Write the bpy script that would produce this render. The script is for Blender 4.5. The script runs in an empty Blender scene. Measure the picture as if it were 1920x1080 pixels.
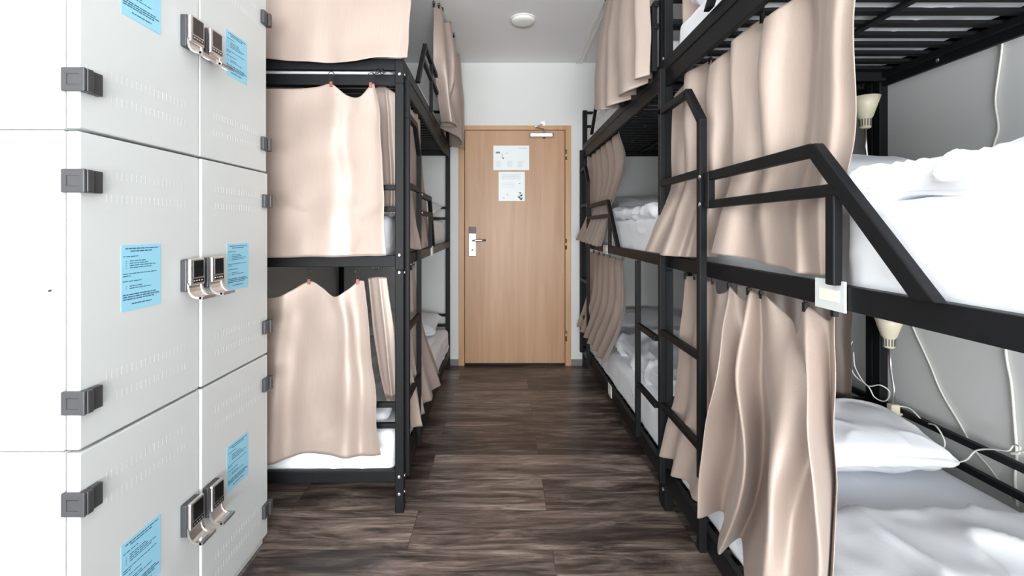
import bpy, bmesh, math, random
from mathutils import Vector, Matrix, noise
PI = math.pi
SC = bpy.context.scene
COL = SC.collection
random.seed(7)

# ------------------------------------------------------------------ camera
F, CX, CY, H = 867.0, 945.0, 427.0, 1.226      # focal length in px of the 1920 frame, vanishing point, eye height
cam_d = bpy.data.cameras.new('camera')
cam = bpy.data.objects.new('camera', cam_d); COL.objects.link(cam)
cam.location = (0, 0, H); cam.rotation_euler = (PI/2, 0, 0)
cam_d.sensor_width = 36; cam_d.lens = F*36/1920
cam_d.shift_x = (960-CX)/1920; cam_d.shift_y = -(540-CY)/1920
cam_d.clip_start = 0.02
SC.camera = cam

# ------------------------------------------------------------------ world, light, exposure
w = bpy.data.worlds.new('daylight'); SC.world = w; w.use_nodes = True
w.node_tree.nodes['Background'].inputs[0].default_value = (0.88, 0.94, 1.0, 1)
w.node_tree.nodes['Background'].inputs[1].default_value = 2.0

def area(name, loc, rot, sx, sy, power, color):
    d = bpy.data.lights.new(name, 'AREA'); d.shape = 'RECTANGLE'; d.size = sx; d.size_y = sy
    d.energy = power; d.color = color
    o = bpy.data.objects.new(name, d); COL.objects.link(o); o.location = loc; o.rotation_euler = rot
    return o
# daylight coming in through the big window behind the photographer
area('window_daylight', (0.12, -2.72, 1.50), (PI/2, 0, 0), 2.9, 2.1, 60, (0.93, 0.97, 1.0))
# added fill light, tilted up through the window opening to brighten the ceiling
area('ceiling_fill', (0.12, -3.15, 0.55), (PI/2+math.radians(38), 0, 0), 2.9, 1.3, 350, (0.95, 0.975, 1.0))
SC.view_settings.view_transform = 'Standard'
SC.view_settings.look = 'None'
SC.view_settings.gamma = 1
SC.view_settings.use_curve_mapping = False
SC.view_settings.exposure = 0.52
SC.cycles.max_bounces = 16; SC.cycles.diffuse_bounces = 10; SC.cycles.glossy_bounces = 4

# ------------------------------------------------------------------ un-projection of measured points
def PX(px, py, X):
    Y = X*F/(px-CX); return Vector((X, Y, H-(py-CY)*Y/F))
def PY(px, py, Y):
    return Vector(((px-CX)*Y/F, Y, H-(py-CY)*Y/F))

# ------------------------------------------------------------------ materials
def nmat(name):
    m = bpy.data.materials.new(name); m.use_nodes = True
    nt = m.node_tree; b = nt.nodes['Principled BSDF']
    return m, nt, b
def srgb(r, g, b):
    f = lambda c: (c/255/12.92) if c/255 <= 0.04045 else ((c/255+0.055)/1.055)**2.4
    return (f(r), f(g), f(b), 1)
def mottled(name, c1, c2, rough=0.5, scale=8.0, metal=0.0, bump=0.0, bscale=200.0, spec=0.5, **kw):
    m, nt, b = nmat(name)
    tc = nt.nodes.new('ShaderNodeTexCoord')
    n = nt.nodes.new('ShaderNodeTexNoise'); n.inputs['Scale'].default_value = scale; n.inputs['Detail'].default_value = 4
    nt.links.new(tc.outputs['Object'], n.inputs['Vector'])
    mx = nt.nodes.new('ShaderNodeMix'); mx.data_type = 'RGBA'
    mx.inputs['A'].default_value = c1; mx.inputs['B'].default_value = c2
    nt.links.new(n.outputs['Fac'], mx.inputs['Factor'])
    nt.links.new(mx.outputs['Result'], b.inputs['Base Color'])
    b.inputs['Roughness'].default_value = rough; b.inputs['Metallic'].default_value = metal
    b.inputs['Specular IOR Level'].default_value = spec
    for k, v in kw.items(): b.inputs[k.replace('_', ' ')].default_value = v
    if bump:
        n2 = nt.nodes.new('ShaderNodeTexNoise'); n2.inputs['Scale'].default_value = bscale; n2.inputs['Detail'].default_value = 3
        nt.links.new(tc.outputs['Object'], n2.inputs['Vector'])
        bp = nt.nodes.new('ShaderNodeBump'); bp.inputs['Strength'].default_value = bump; bp.inputs['Distance'].default_value = 0.002
        nt.links.new(n2.outputs['Fac'], bp.inputs['Height']); nt.links.new(bp.outputs['Normal'], b.inputs['Normal'])
    return m

M = {}
M['wall'] = mottled('wall_paint', srgb(220, 221, 219), srgb(216, 217, 214), 0.85, 3, bump=0.15, bscale=300)
M['ceiling'] = mottled('ceiling_paint', srgb(236, 236, 236), srgb(232, 232, 232), 0.9, 2, bump=0.1, bscale=300)
M['steel'] = mottled('black_powder_coat', (0.006, 0.0065, 0.0075, 1), (0.009, 0.0095, 0.0105, 1), 0.5, 30, bump=0.1, bscale=900, spec=0.2)
M['bolt'] = mottled('bright_zinc', (0.75, 0.76, 0.78, 1), (0.65, 0.66, 0.68, 1), 0.25, 60, metal=1.0)
M['chrome'] = mottled('satin_chrome', (0.80, 0.76, 0.74, 1), (0.72, 0.69, 0.68, 1), 0.32, 60, metal=1.0)
M['brass'] = mottled('brass_hinge', (0.75, 0.55, 0.32, 1), (0.65, 0.47, 0.28, 1), 0.3, 60, metal=1.0)
M['locker'] = mottled('locker_grey_plastic', srgb(206, 209, 208), srgb(202, 205, 204), 0.42, 4, bump=0.05, bscale=500)
M['locker_slot'] = mottled('locker_slot_shadow_plastic', srgb(204, 206, 201), srgb(200, 202, 197), 0.5, 10)
M['gap'] = mottled('dark_gasket', (0.02, 0.02, 0.02, 1), (0.03, 0.03, 0.03, 1), 0.7, 10)
M['hinge'] = mottled('grey_hinge_plastic', (0.045, 0.045, 0.048, 1), (0.055, 0.055, 0.058, 1), 0.4, 40)
M['screen'] = mottled('black_glass', (0.008, 0.010, 0.010, 1), (0.010, 0.012, 0.012, 1), 0.12, 20)
M['notice'] = mottled('light_blue_paper', srgb(150, 208, 230), srgb(144, 202, 226), 0.55, 6)
M['ink'] = mottled('printed_ink', srgb(48, 78, 100), srgb(60, 90, 110), 0.7, 300)
M['paper'] = mottled('white_paper', srgb(232, 238, 238), srgb(225, 232, 232), 0.4, 6)
M['print_grey'] = mottled('grey_print', srgb(168, 178, 182), srgb(190, 198, 200), 0.5, 80)
M['cord'] = mottled('white_cord', srgb(225, 224, 216), srgb(216, 215, 208), 0.4, 20)
M['lamp'] = mottled('beige_lamp_plastic', srgb(216, 208, 184), srgb(210, 202, 178), 0.4, 10)
M['tag'] = mottled('frosted_tag_holder', srgb(214, 218, 216), srgb(206, 210, 209), 0.35, 10)
M['tag_card'] = mottled('cream_card', srgb(238, 238, 222), srgb(232, 232, 216), 0.6, 10)
M['baseboard'] = mottled('grey_baseboard', srgb(120, 118, 118), srgb(110, 108, 108), 0.5, 6)
M['linen'] = mottled('white_linen', srgb(243, 245, 249), srgb(239, 241, 246), 0.85, 5, bump=0.25, bscale=60)
M['linen'].node_tree.nodes['Principled BSDF'].inputs['Sheen Weight'].default_value = 0.1
M['disc'] = mottled('white_fixture', srgb(238, 237, 232), srgb(234, 233, 228), 0.4, 6)
M['clip'] = mottled('copper_clip', srgb(150, 95, 85), srgb(130, 80, 72), 0.4, 60, metal=0.5)
M['ring'] = mottled('dark_ring', (0.02, 0.02, 0.022, 1), (0.03, 0.03, 0.03, 1), 0.3, 60, metal=0.6)

def satin(name, ca, cb):
    m, nt, b = nmat(name)
    tc = nt.nodes.new('ShaderNodeTexCoord')
    mp = nt.nodes.new('ShaderNodeMapping'); mp.inputs['Scale'].default_value = (260, 260, 12)
    nt.links.new(tc.outputs['Object'], mp.inputs['Vector'])
    n = nt.nodes.new('ShaderNodeTexNoise'); n.inputs['Scale'].default_value = 1.0; n.inputs['Detail'].default_value = 2
    nt.links.new(mp.outputs['Vector'], n.inputs['Vector'])
    mx = nt.nodes.new('ShaderNodeMix'); mx.data_type = 'RGBA'
    mx.inputs['A'].default_value = ca; mx.inputs['B'].default_value = cb
    nt.links.new(n.outputs['Fac'], mx.inputs['Factor'])
    nt.links.new(mx.outputs['Result'], b.inputs['Base Color'])
    b.inputs['Roughness'].default_value = 0.46
    b.inputs['Metallic'].default_value = 0.22
    b.inputs['Specular IOR Level'].default_value = 0.5
    b.inputs['Anisotropic'].default_value = 0.4
    b.inputs['Sheen Weight'].default_value = 0.15; b.inputs['Sheen Roughness'].default_value = 0.4
    bp = nt.nodes.new('ShaderNodeBump'); bp.inputs['Strength'].default_value = 0.05; bp.inputs['Distance'].default_value = 0.001
    nt.links.new(n.outputs['Fac'], bp.inputs['Height']); nt.links.new(bp.outputs['Normal'], b.inputs['Normal'])
    tr = nt.nodes.new('ShaderNodeBsdfTranslucent')
    nt.links.new(mx.outputs['Result'], tr.inputs['Color'])
    ms = nt.nodes.new('ShaderNodeMixShader'); ms.inputs[0].default_value = 0.12
    nt.links.new(b.outputs[0], ms.inputs[1]); nt.links.new(tr.outputs[0], ms.inputs[2])
    nt.links.new(ms.outputs[0], nt.nodes['Material Output'].inputs['Surface'])
    return m
M['satin'] = satin('beige_satin', srgb(174, 156, 145), srgb(183, 165, 154))
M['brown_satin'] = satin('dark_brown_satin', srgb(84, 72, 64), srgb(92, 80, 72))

def math_node(nt, op, a, b=None, c=None):
    n = nt.nodes.new('ShaderNodeMath'); n.operation = op
    for i, v in enumerate((a, b, c)):
        if v is None: continue
        if isinstance(v, (int, float)): n.inputs[i].default_value = v
        else: nt.links.new(v, n.inputs[i])
    return n.outputs[0]

def floor_mat():
    m, nt, b = nmat('vinyl_wood_planks')
    tc = nt.nodes.new('ShaderNodeTexCoord')
    sp = nt.nodes.new('ShaderNodeSeparateXYZ'); nt.links.new(tc.outputs['Object'], sp.inputs[0])
    X, Y = sp.outputs[0], sp.outputs[1]
    ry = math_node(nt, 'DIVIDE', math_node(nt, 'SUBTRACT', Y, 2.006-0.246*20), 0.246)
    row = math_node(nt, 'FLOOR', ry); fy = math_node(nt, 'SUBTRACT', ry, row)
    par = math_node(nt, 'MODULO', row, 2.0)
    off = math_node(nt, 'MULTIPLY', par, 0.555)
    rx = math_node(nt, 'DIVIDE', math_node(nt, 'SUBTRACT', math_node(nt, 'ADD', X, off), 0.185-1.11*8+0.555*0), 1.11)
    col = math_node(nt, 'FLOOR', rx); fx = math_node(nt, 'SUBTRACT', rx, col)
    cid = nt.nodes.new('ShaderNodeCombineXYZ'); nt.links.new(row, cid.inputs[0]); nt.links.new(col, cid.inputs[1])
    wn = nt.nodes.new('ShaderNodeTexWhiteNoise'); wn.noise_dimensions = '3D'; nt.links.new(cid.outputs[0], wn.inputs['Vector'])
    # grain coordinates, shifted per plank
    sh = nt.nodes.new('ShaderNodeVectorMath'); sh.operation = 'MULTIPLY_ADD'
    nt.links.new(wn.outputs['Color'], sh.inputs[0]); sh.inputs[1].default_value = (13, 17, 5)
    nt.links.new(tc.outputs['Object'], sh.inputs[2])
    def grain(sx, sy, detail, dist, rough=0.6):
        mp = nt.nodes.new('ShaderNodeMapping'); mp.inputs['Scale'].default_value = (sx, sy, 1)
        nt.links.new(sh.outputs[0], mp.inputs['Vector'])
        n = nt.nodes.new('ShaderNodeTexNoise'); n.inputs['Scale'].default_value = 1; n.inputs['Detail'].default_value = detail
        n.inputs['Distortion'].default_value = dist; n.inputs['Roughness'].default_value = rough
        nt.links.new(mp.outputs[0], n.inputs['Vector']); return n.outputs['Fac']
    g1 = grain(2.4, 17, 9, 1.1, 0.68); g2 = grain(5, 95, 5, 0.6, 0.7); g3 = grain(1.5, 4.5, 4, 1.2)
    s = math_node(nt, 'ADD', math_node(nt, 'MULTIPLY', g1, 0.60), math_node(nt, 'MULTIPLY', g2, 0.22))
    s = math_node(nt, 'ADD', s, math_node(nt, 'MULTIPLY', g3, 0.22))
    s = math_node(nt, 'ADD', s, math_node(nt, 'MULTIPLY', math_node(nt, 'SUBTRACT', wn.outputs['Value'], 0.5), 0.13))
    cr = nt.nodes.new('ShaderNodeValToRGB'); nt.links.new(s, cr.inputs['Fac'])
    e = cr.color_ramp.elements
    e[0].position = 0.40; e[0].color = srgb(46, 40, 39)
    e[1].position = 0.68; e[1].color = srgb(176, 158, 146)
    for p, c in ((0.46, srgb(66, 56, 53)), (0.52, srgb(96, 83, 76)), (0.59, srgb(130, 114, 105))):
        k = e.new(p); k.color = c
    # knots
    mpk = nt.nodes.new('ShaderNodeMapping'); mpk.inputs['Scale'].default_value = (2.2, 5.0, 1)
    nt.links.new(sh.outputs[0], mpk.inputs['Vector'])
    vo = nt.nodes.new('ShaderNodeTexVoronoi'); vo.inputs['Scale'].default_value = 1.0; nt.links.new(mpk.outputs[0], vo.inputs['Vector'])
    kn = nt.nodes.new('ShaderNodeMapRange'); kn.inputs[1].default_value = 0.03; kn.inputs[2].default_value = 0.11
    kn.inputs[3].default_value = 0.6; kn.inputs[4].default_value = 0.0; nt.links.new(vo.outputs['Distance'], kn.inputs[0])
    mk = nt.nodes.new('ShaderNodeMix'); mk.data_type = 'RGBA'; nt.links.new(kn.outputs[0], mk.inputs['Factor'])
    nt.links.new(cr.outputs[0], mk.inputs['A']); mk.inputs['B'].default_value = srgb(50, 36, 32)
    # thin seams
    def edge(f, wd):
        a = math_node(nt, 'LESS_THAN', f, wd); c = math_node(nt, 'GREATER_THAN', f, 1-wd); return math_node(nt, 'MAXIMUM', a, c)
    ed = math_node(nt, 'MAXIMUM', edge(fy, 0.006), edge(fx, 0.0013))
    me = nt.nodes.new('ShaderNodeMix'); me.data_type = 'RGBA'
    nt.links.new(math_node(nt, 'MULTIPLY', ed, 0.55), me.inputs['Factor'])
    nt.links.new(mk.outputs['Result'], me.inputs['A']); me.inputs['B'].default_value = srgb(34, 28, 27)
    nt.links.new(me.outputs['Result'], b.inputs['Base Color'])
    rr = math_node(nt, 'ADD', math_node(nt, 'MULTIPLY', g2, 0.14), 0.27)
    nt.links.new(rr, b.inputs['Roughness'])
    bp = nt.nodes.new('ShaderNodeBump'); bp.inputs['Strength'].default_value = 0.12; bp.inputs['Distance'].default_value = 0.001
    nt.links.new(s, bp.inputs['Height']); nt.links.new(bp.outputs['Normal'], b.inputs['Normal'])
    return m
M['floor'] = floor_mat()

def wood(name, c1, c2, c3):
    m, nt, b = nmat(name)
    tc = nt.nodes.new('ShaderNodeTexCoord')
    mp = nt.nodes.new('ShaderNodeMapping'); mp.inputs['Scale'].default_value = (14, 14, 0.9)
    nt.links.new(tc.outputs['Object'], mp.inputs['Vector'])
    n = nt.nodes.new('ShaderNodeTexNoise'); n.inputs['Scale'].default_value = 1; n.inputs['Detail'].default_value = 6
    n.inputs['Distortion'].default_value = 0.7
    nt.links.new(mp.outputs[0], n.inputs['Vector'])
    mp2 = nt.nodes.new('ShaderNodeMapping'); mp2.inputs['Scale'].default_value = (170, 170, 5)
    nt.links.new(tc.outputs['Object'], mp2.inputs['Vector'])
    n2 = nt.nodes.new('ShaderNodeTexNoise'); n2.inputs['Scale'].default_value = 1; n2.inputs['Detail'].default_value = 2
    nt.links.new(mp2.outputs[0], n2.inputs['Vector'])
    s = math_node(nt, 'ADD', math_node(nt, 'MULTIPLY', n.outputs['Fac'], 0.75), math_node(nt, 'MULTIPLY', n2.outputs['Fac'], 0.25))
    cr = nt.nodes.new('ShaderNodeValToRGB'); nt.links.new(s, cr.inputs['Fac'])
    e = cr.color_ramp.elements; e[0].position = 0.35; e[0].color = c1; e[1].position = 0.65; e[1].color = c3
    k = e.new(0.5); k.color = c2
    nt.links.new(cr.outputs[0], b.inputs['Base Color']); b.inputs['Roughness'].default_value = 0.42
    return m
M['door'] = wood('beech_veneer', srgb(171, 130, 92), srgb(180, 139, 103), srgb(187, 147, 111))
M['frame'] = wood('beech_frame', srgb(182, 140, 98), srgb(190, 148, 106), srgb(196, 155, 114))

# ------------------------------------------------------------------ mesh helpers
class MB:
    def __init__(s): s.bm = bmesh.new(); s.mats = []
    def _mi(s, m):
        if m is None: return 0
        if m not in s.mats: s.mats.append(m)
        return s.mats.index(m)
    def hexa(s, pts, m=None):
        v = [s.bm.verts.new(p) for p in pts]
        mi = s._mi(m)
        for f in ((0,1,2,3), (4,7,6,5), (0,4,5,1), (1,5,6,2), (2,6,7,3), (3,7,4,0)):
            fa = s.bm.faces.new([v[i] for i in f]); fa.material_index = mi
    def box(s, x0, x1, y0, y1, z0, z1, m=None):
        s.hexa([(x0,y0,z0),(x1,y0,z0),(x1,y1,z0),(x0,y1,z0),(x0,y0,z1),(x1,y0,z1),(x1,y1,z1),(x0,y1,z1)], m)
    def beam(s, p, q, a, wa, b, wb, m=None):
        p, q, a, b = map(Vector, (p, q, a, b))
        a = a.normalized()*wa/2; b = b.normalized()*wb/2
        s.hexa([p-a-b, p+a-b, p+a+b, p-a+b, q-a-b, q+a-b, q+a+b, q-a+b], m)
    def tube(s, pts, r, n=8, m=None, caps=True):
        pts = [Vector(p) for p in pts]; mi = s._mi(m); rings = []
        up = Vector((0.13, 0.31, 0.94)).normalized()
        for i, p in enumerate(pts):
            t = (pts[min(i+1, len(pts)-1)]-pts[max(i-1, 0)]).normalized()
            a = t.cross(up)
            if a.length < 1e-3: a = t.cross(Vector((1, 0, 0)))
            a.normalize(); b = t.cross(a); up = b.cross(t) if b.cross(t).length > .1 else up
            up = -t.cross(a).normalized() if False else up
            rr = r[i] if isinstance(r, (list, tuple)) else r
            rings.append([s.bm.verts.new(p+a*rr*math.cos(2*PI*k/n)+b*rr*math.sin(2*PI*k/n)) for k in range(n)])
        for i in range(len(rings)-1):
            for k in range(n):
                f = s.bm.faces.new([rings[i][k], rings[i][(k+1)%n], rings[i+1][(k+1)%n], rings[i+1][k]]); f.material_index = mi; f.smooth = True
        if caps:
            for rg in (rings[0], rings[-1]):
                f = s.bm.faces.new(rg); f.material_index = mi
    def lathe(s, c, prof, axis='z', n=32, m=None):
        mi = s._mi(m); c = Vector(c); rings = []
        for (r, h) in prof:
            rg = []
            for k in range(n):
                a = 2*PI*k/n; x, y = r*math.cos(a), r*math.sin(a)
                p = {'z': Vector((x, y, h)), 'y': Vector((x, h, y)), 'x': Vector((h, x, y))}[axis]
                rg.append(s.bm.verts.new(c+p))
            rings.append(rg)
        for i in range(len(rings)-1):
            for k in range(n):
                f = s.bm.faces.new([rings[i][k], rings[i][(k+1)%n], rings[i+1][(k+1)%n], rings[i+1][k]]); f.material_index = mi; f.smooth = True
        for rg in (rings[0], rings[-1]):
            f = s.bm.faces.new(rg); f.material_index = mi
    def torus(s, c, R, r, nrm, m=None, n=14, k=6):
        c = Vector(c); nrm = Vector(nrm).normalized(); a = nrm.orthogonal().normalized(); b = nrm.cross(a)
        mi = s._mi(m); rg = []
        for i in range(n):
            t = 2*PI*i/n; d = a*math.cos(t)+b*math.sin(t)
            rg.append([s.bm.verts.new(c+d*(R+r*math.cos(2*PI*j/k))+nrm*r*math.sin(2*PI*j/k)) for j in range(k)])
        for i in range(n):
            for j in range(k):
                f = s.bm.faces.new([rg[i][j], rg[(i+1)%n][j], rg[(i+1)%n][(j+1)%k], rg[i][(j+1)%k]]); f.material_index = mi; f.smooth = True
    def build(s, name, mat, parent=None, bevel=0.0, origin=None, smooth=False, segs=2):
        bmesh.ops.recalc_face_normals(s.bm, faces=s.bm.faces)
        o0 = Vector(origin) if origin is not None else (Vector(parent['_o']) if parent is not None and '_o' in parent else Vector((0, 0, 0)))
        bmesh.ops.translate(s.bm, verts=s.bm.verts, vec=-o0)
        me = bpy.data.meshes.new(name); s.bm.to_mesh(me); s.bm.free()
        if s.mats and not (len(s.mats) == 1 and mat is None):
            pass
        if s.mats:
            for mm in s.mats: me.materials.append(mm)
        else: me.materials.append(mat)
        if smooth:
            for p in me.polygons: p.use_smooth = True
        ob = bpy.data.objects.new(name, me); COL.objects.link(ob)
        if parent is not None: ob.parent = parent
        else: ob.location = o0
        if parent is not None: ob['_o'] = tuple(o0)
        if bevel:
            md = ob.modifiers.new('bevel', 'BEVEL'); md.width = bevel; md.segments = segs; md.limit_method = 'ANGLE'; md.angle_limit = 0.6
        return ob

def empty(name, loc):
    o = bpy.data.objects.new(name, None); COL.objects.link(o); o.location = loc; o.empty_display_size = 0.1
    o['_o'] = tuple(loc); return o
def tag(o, label, cat, group=None):
    if len(label.split()) > 16: print('LONG', len(label.split()), label)
    o['label'] = label; o['category'] = cat
    if group: o['group'] = group
    return o
def structure(o): o['kind'] = 'structure'; return o

# ------------------------------------------------------------------ room shell
WXL, WXR, WY0, WY1, CZ = -1.46, 1.72, -2.60, 4.12, 2.695
def slab(name, x0, x1, y0, y1, z0, z1, mat):
    b = MB(); b.box(x0, x1, y0, y1, z0, z1); return structure(b.build(name, mat))
slab('floor', WXL-.1, WXR+.1, WY0-.1, WY1+.1, -.1, 0, M['floor'])
slab('ceiling', WXL-.1, WXR+.1, WY0-.1, WY1+.1, CZ, CZ+.1, M['ceiling'])
slab('wall_left', WXL-.1, WXL, WY0, WY1, 0, CZ, M['wall'])
slab('wall_right', WXR, WXR+.1, WY0, WY1, 0, CZ, M['wall'])
DX0, DX1, DZ = -.404, .596, 2.134
b = MB()
b.box(WXL-.1, DX0+.02, WY1, WY1+.1, 0, CZ); b.box(DX1-.02, WXR+.1, WY1, WY1+.1, 0, CZ); b.box(DX0+.02, DX1-.02, WY1, WY1+.1, DZ-.02, CZ)
structure(b.build('wall_back', M['wall']))
b = MB()                                                   # wall behind the camera, with the window opening
wx0, wx1, wz0, wz1 = -1.38, 1.64, .40, 2.62
b.box(WXL-.1, wx0, WY0-.1, WY0, 0, CZ); b.box(wx1, WXR+.1, WY0-.1, WY0, 0, CZ)
b.box(wx0, wx1, WY0-.1, WY0, 0, wz0); b.box(wx0, wx1, WY0-.1, WY0, wz1, CZ)
structure(b.build('wall_front', M['wall']))
b = MB()
for (a0, a1, c0, c1) in ((wx0, wx0+.06, wz0, wz1), (wx1-.06, wx1, wz0, wz1), (wx0, wx1, wz0, wz0+.06), (wx0, wx1, wz1-.06, wz1), (.07, .13, wz0, wz1)):
    b.box(a0, a1, WY0-.06, WY0+.0, c0, c1)
structure(b.build('window_1', M['disc'], bevel=.004))
b = MB(); b.box(WXL, DX0, WY1-.012, WY1, 0, .055); structure(b.build('baseboard_back_left', M['baseboard'], bevel=.002))
b = MB(); b.box(DX1, WXR, WY1-.012, WY1, 0, .055); structure(b.build('baseboard_back_right', M['baseboard'], bevel=.002))
b = MB(); b.box(WXR-.012, WXR, WY0, WY1-.012, 0, .055); structure(b.build('baseboard_right', M['baseboard'], bevel=.002))
b = MB(); b.box(WXL, WXL+.012, WY0, WY1-.012, 0, .055); structure(b.build('baseboard_left', M['baseboard'], bevel=.002))

# door
d = empty('door_1', ((DX0+DX1)/2, WY1, 0)); structure(d)
fw = .052
b = MB()
b.box(DX0, DX0+fw, WY1-.014, WY1+.06, 0, DZ); b.box(DX1-fw, DX1, WY1-.014, WY1+.06, 0, DZ); b.box(DX0+fw, DX1-fw, WY1-.014, WY1+.06, DZ-fw*.75, DZ)
b.build('door_frame', M['frame'], d, bevel=.002)
b = MB(); b.box(DX0+fw+.004, DX1-fw-.004, WY1-.006, WY1+.035, .022, DZ-fw*.75-.003); b.build('door_leaf', M['door'], d, bevel=.002)
b = MB(); b.box(DX0+fw, DX1-fw, WY1+.036, WY1+.08, 0, DZ-.02); b.build('door_rebate', M['gap'], d)
for py in (290, 458, 630):
    p = PY(1061.5, py, WY1-.016)
    b = MB(); b.lathe((p.x, p.y, p.z), [(.0075, -.046), (.0075, .046)], n=12); b.lathe((p.x, p.y, p.z), [(.004, .046), (.006, .049), (.003, .053)], n=12); b.build('door_hinge', M['brass'], d)
y0 = WY1-.006
a = PY(879, 425, y0); c = PY(893, 480, y0)
b = MB(); b.box(a.x, c.x, y0-.016, y0, c.z, a.z); pl = b.build('lock_plate', M['chrome'], d, bevel=.004)
b = MB(); b.box(a.x+.003, c.x-.003, y0-.02, y0-.015, a.z-.062, a.z-.004); b.build('card_reader', M['hinge'], pl, bevel=.003)
b = MB(); b.lathe((a.x+.033, y0-.017, c.z+.055), [(.009, -.004), (.009, .002)], 'y', 16); b.build('keyhole', M['hinge'], pl)
hz = PY(890, 451, y0).z; hx = (a.x+c.x)/2
b = MB(); b.lathe((hx, y0-.03, hz), [(.013, -.028), (.013, .014)], 'y', 20)
b.tube([(hx, y0-.055, hz), (hx+.03, y0-.057, hz+.001), (hx+.08, y0-.055, hz+.003), (hx+.118, y0-.045, hz+.003)], [.010, .010, .009, .009], 12)
b.build('door_handle', M['chrome'], d)
# door closer
cl0 = PY(993, 253, y0-.04); cl1 = PY(1038, 253, y0-.04)
b = MB(); b.box(cl0.x, cl1.x, y0-.055, y0, cl0.z-.022, cl0.z+.022); cb = b.build('door_closer', M['chrome'], d, bevel=.012, segs=4)
b = MB(); b.lathe((cl1.x-.085, y0-.03, cl0.z), [(.014, -.034), (.014, .05)], 'z', 16)
b.build('closer_spindle', M['bolt'], cb)
b = MB()
sx = cl1.x-.085
b.beam((sx, y0-.035, cl0.z+.052), (sx-.075, y0-.08, cl0.z+.056), (0, 0, 1), .008, (0, 1, 0), .022)
b.beam((sx-.075, y0-.08, cl0.z+.064), (sx-.01, y0+.004, cl0.z+.105), (0, 0, 1), .008, (1, 0, 0), .02)
b.box(sx-.03, sx+.02, y0-.006, y0+.006, cl0.z+.08, cl0.z+.13)
b.build('closer_arm', M['bolt'], cb, bevel=.002)

# papers taped on the door
def poster(px0, py0, px1, py1, label, kind):
    a = PY(px0, py0, y0); c = PY(px1, py1, y0)
    e = empty('posted_paper', ((a.x+c.x)/2, y0, (a.z+c.z)/2)); tag(e, label, 'paper', 'papers on the door')
    b = MB(); b.box(a.x, c.x, y0-.0022, y0-.0006, c.z, a.z); b.build('sheet', M['paper'], e)
    b = MB(); W = c.x-a.x; Hh = a.z-c.z; y1 = y0-.0026
    def r(u0, u1, v0, v1, m): b.box(a.x+u0*W, a.x+u1*W, y1, y1+.0006, a.z-v1*Hh, a.z-v0*Hh, m)
    g, k = M['print_grey'], M['gap']
    if kind == 0:
        r(.07, .19, .25, .32, M['baseboard']); r(.24, .26, .3, .5, g); r(.25, .30, .48, .54, M['baseboard'])
        r(.7, .94, .1, .12, g); r(.34, .42, .3, .33, g)
        for q in (.06, .38, .68):
            for j in range(6): r(q, q+.17-.02*(j % 3), .64+.045*j, .65+.045*j, g)
    else:
        for j in range(5): r(.1, .85-.05*(j % 2), .1+.035*j, .108+.035*j, g)
        for j in range(4): r(.12, .6, .38+.05*j, .386+.05*j, g)
        for (u, v, s_) in ((.82, .72, .05), (.86, .80, .07), (.78, .86, .06), (.85, .92, .08), (.2, .9, .03), (.34, .78, .03), (.8, .4, .03)):
            r(u-s_, u+s_, v-s_*.6, v+s_*.3, M['print_grey']); r(u-s_*.3, u+s_*.5, v-s_*.2, v+s_*.6, M['baseboard'])
    b.build('print', None, e)
poster(925, 273, 992, 319, 'landscape white paper sheet taped high on the beech door, just below the door closer', 0)
poster(935, 322, 984, 377, 'portrait white paper sheet on the door with grey blotches at its lower right', 1)

# ceiling disc
cx, cy = .134, 3.25
e = empty('ceiling_light', (cx, cy, CZ)); tag(e, 'round flat white disc fixture on the ceiling above the aisle', 'ceiling light')
b = MB(); b.lathe((cx, cy, CZ), [(.088, 0), (.088, -.008)], n=48); b.build('base', M['disc'], e)
b = MB(); b.lathe((cx, cy, CZ-.008), [(.082, 0), (.082, -.012), (.072, -.02), (.04, -.024), (.002, -.025)], n=48); b.build('cover', M['disc'], e)
# curtain tracks on the ceiling
def track(x, ya, yb, label):
    b = MB(); b.box(x-.026, x-.008, ya, yb, CZ-.014, CZ); b.box(x+.008, x+.026, ya, yb, CZ-.014, CZ); b.box(x-.026, x+.026, ya, yb, CZ-.006, CZ)
    tag(b.build('curtain_track', M['disc'], origin=(x, (ya+yb)/2, CZ), bevel=.002), label, 'curtain track', 'white ceiling curtain tracks')
track(.665, -.1, 4.11, 'white ceiling curtain track above the right-hand beds')
track(-.424, 1.96, 4.11, 'white ceiling curtain track running along the left bed toward the door wall')
b = MB(); b.box(-1.44, -.46, 1.955, 1.985, CZ-.014, CZ)
tag(b.build('curtain_track', M['disc'], origin=(-.93, 1.97, CZ), bevel=.002), 'white ceiling curtain track across the near end of the left bed', 'curtain track', 'white ceiling curtain tracks')

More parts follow.
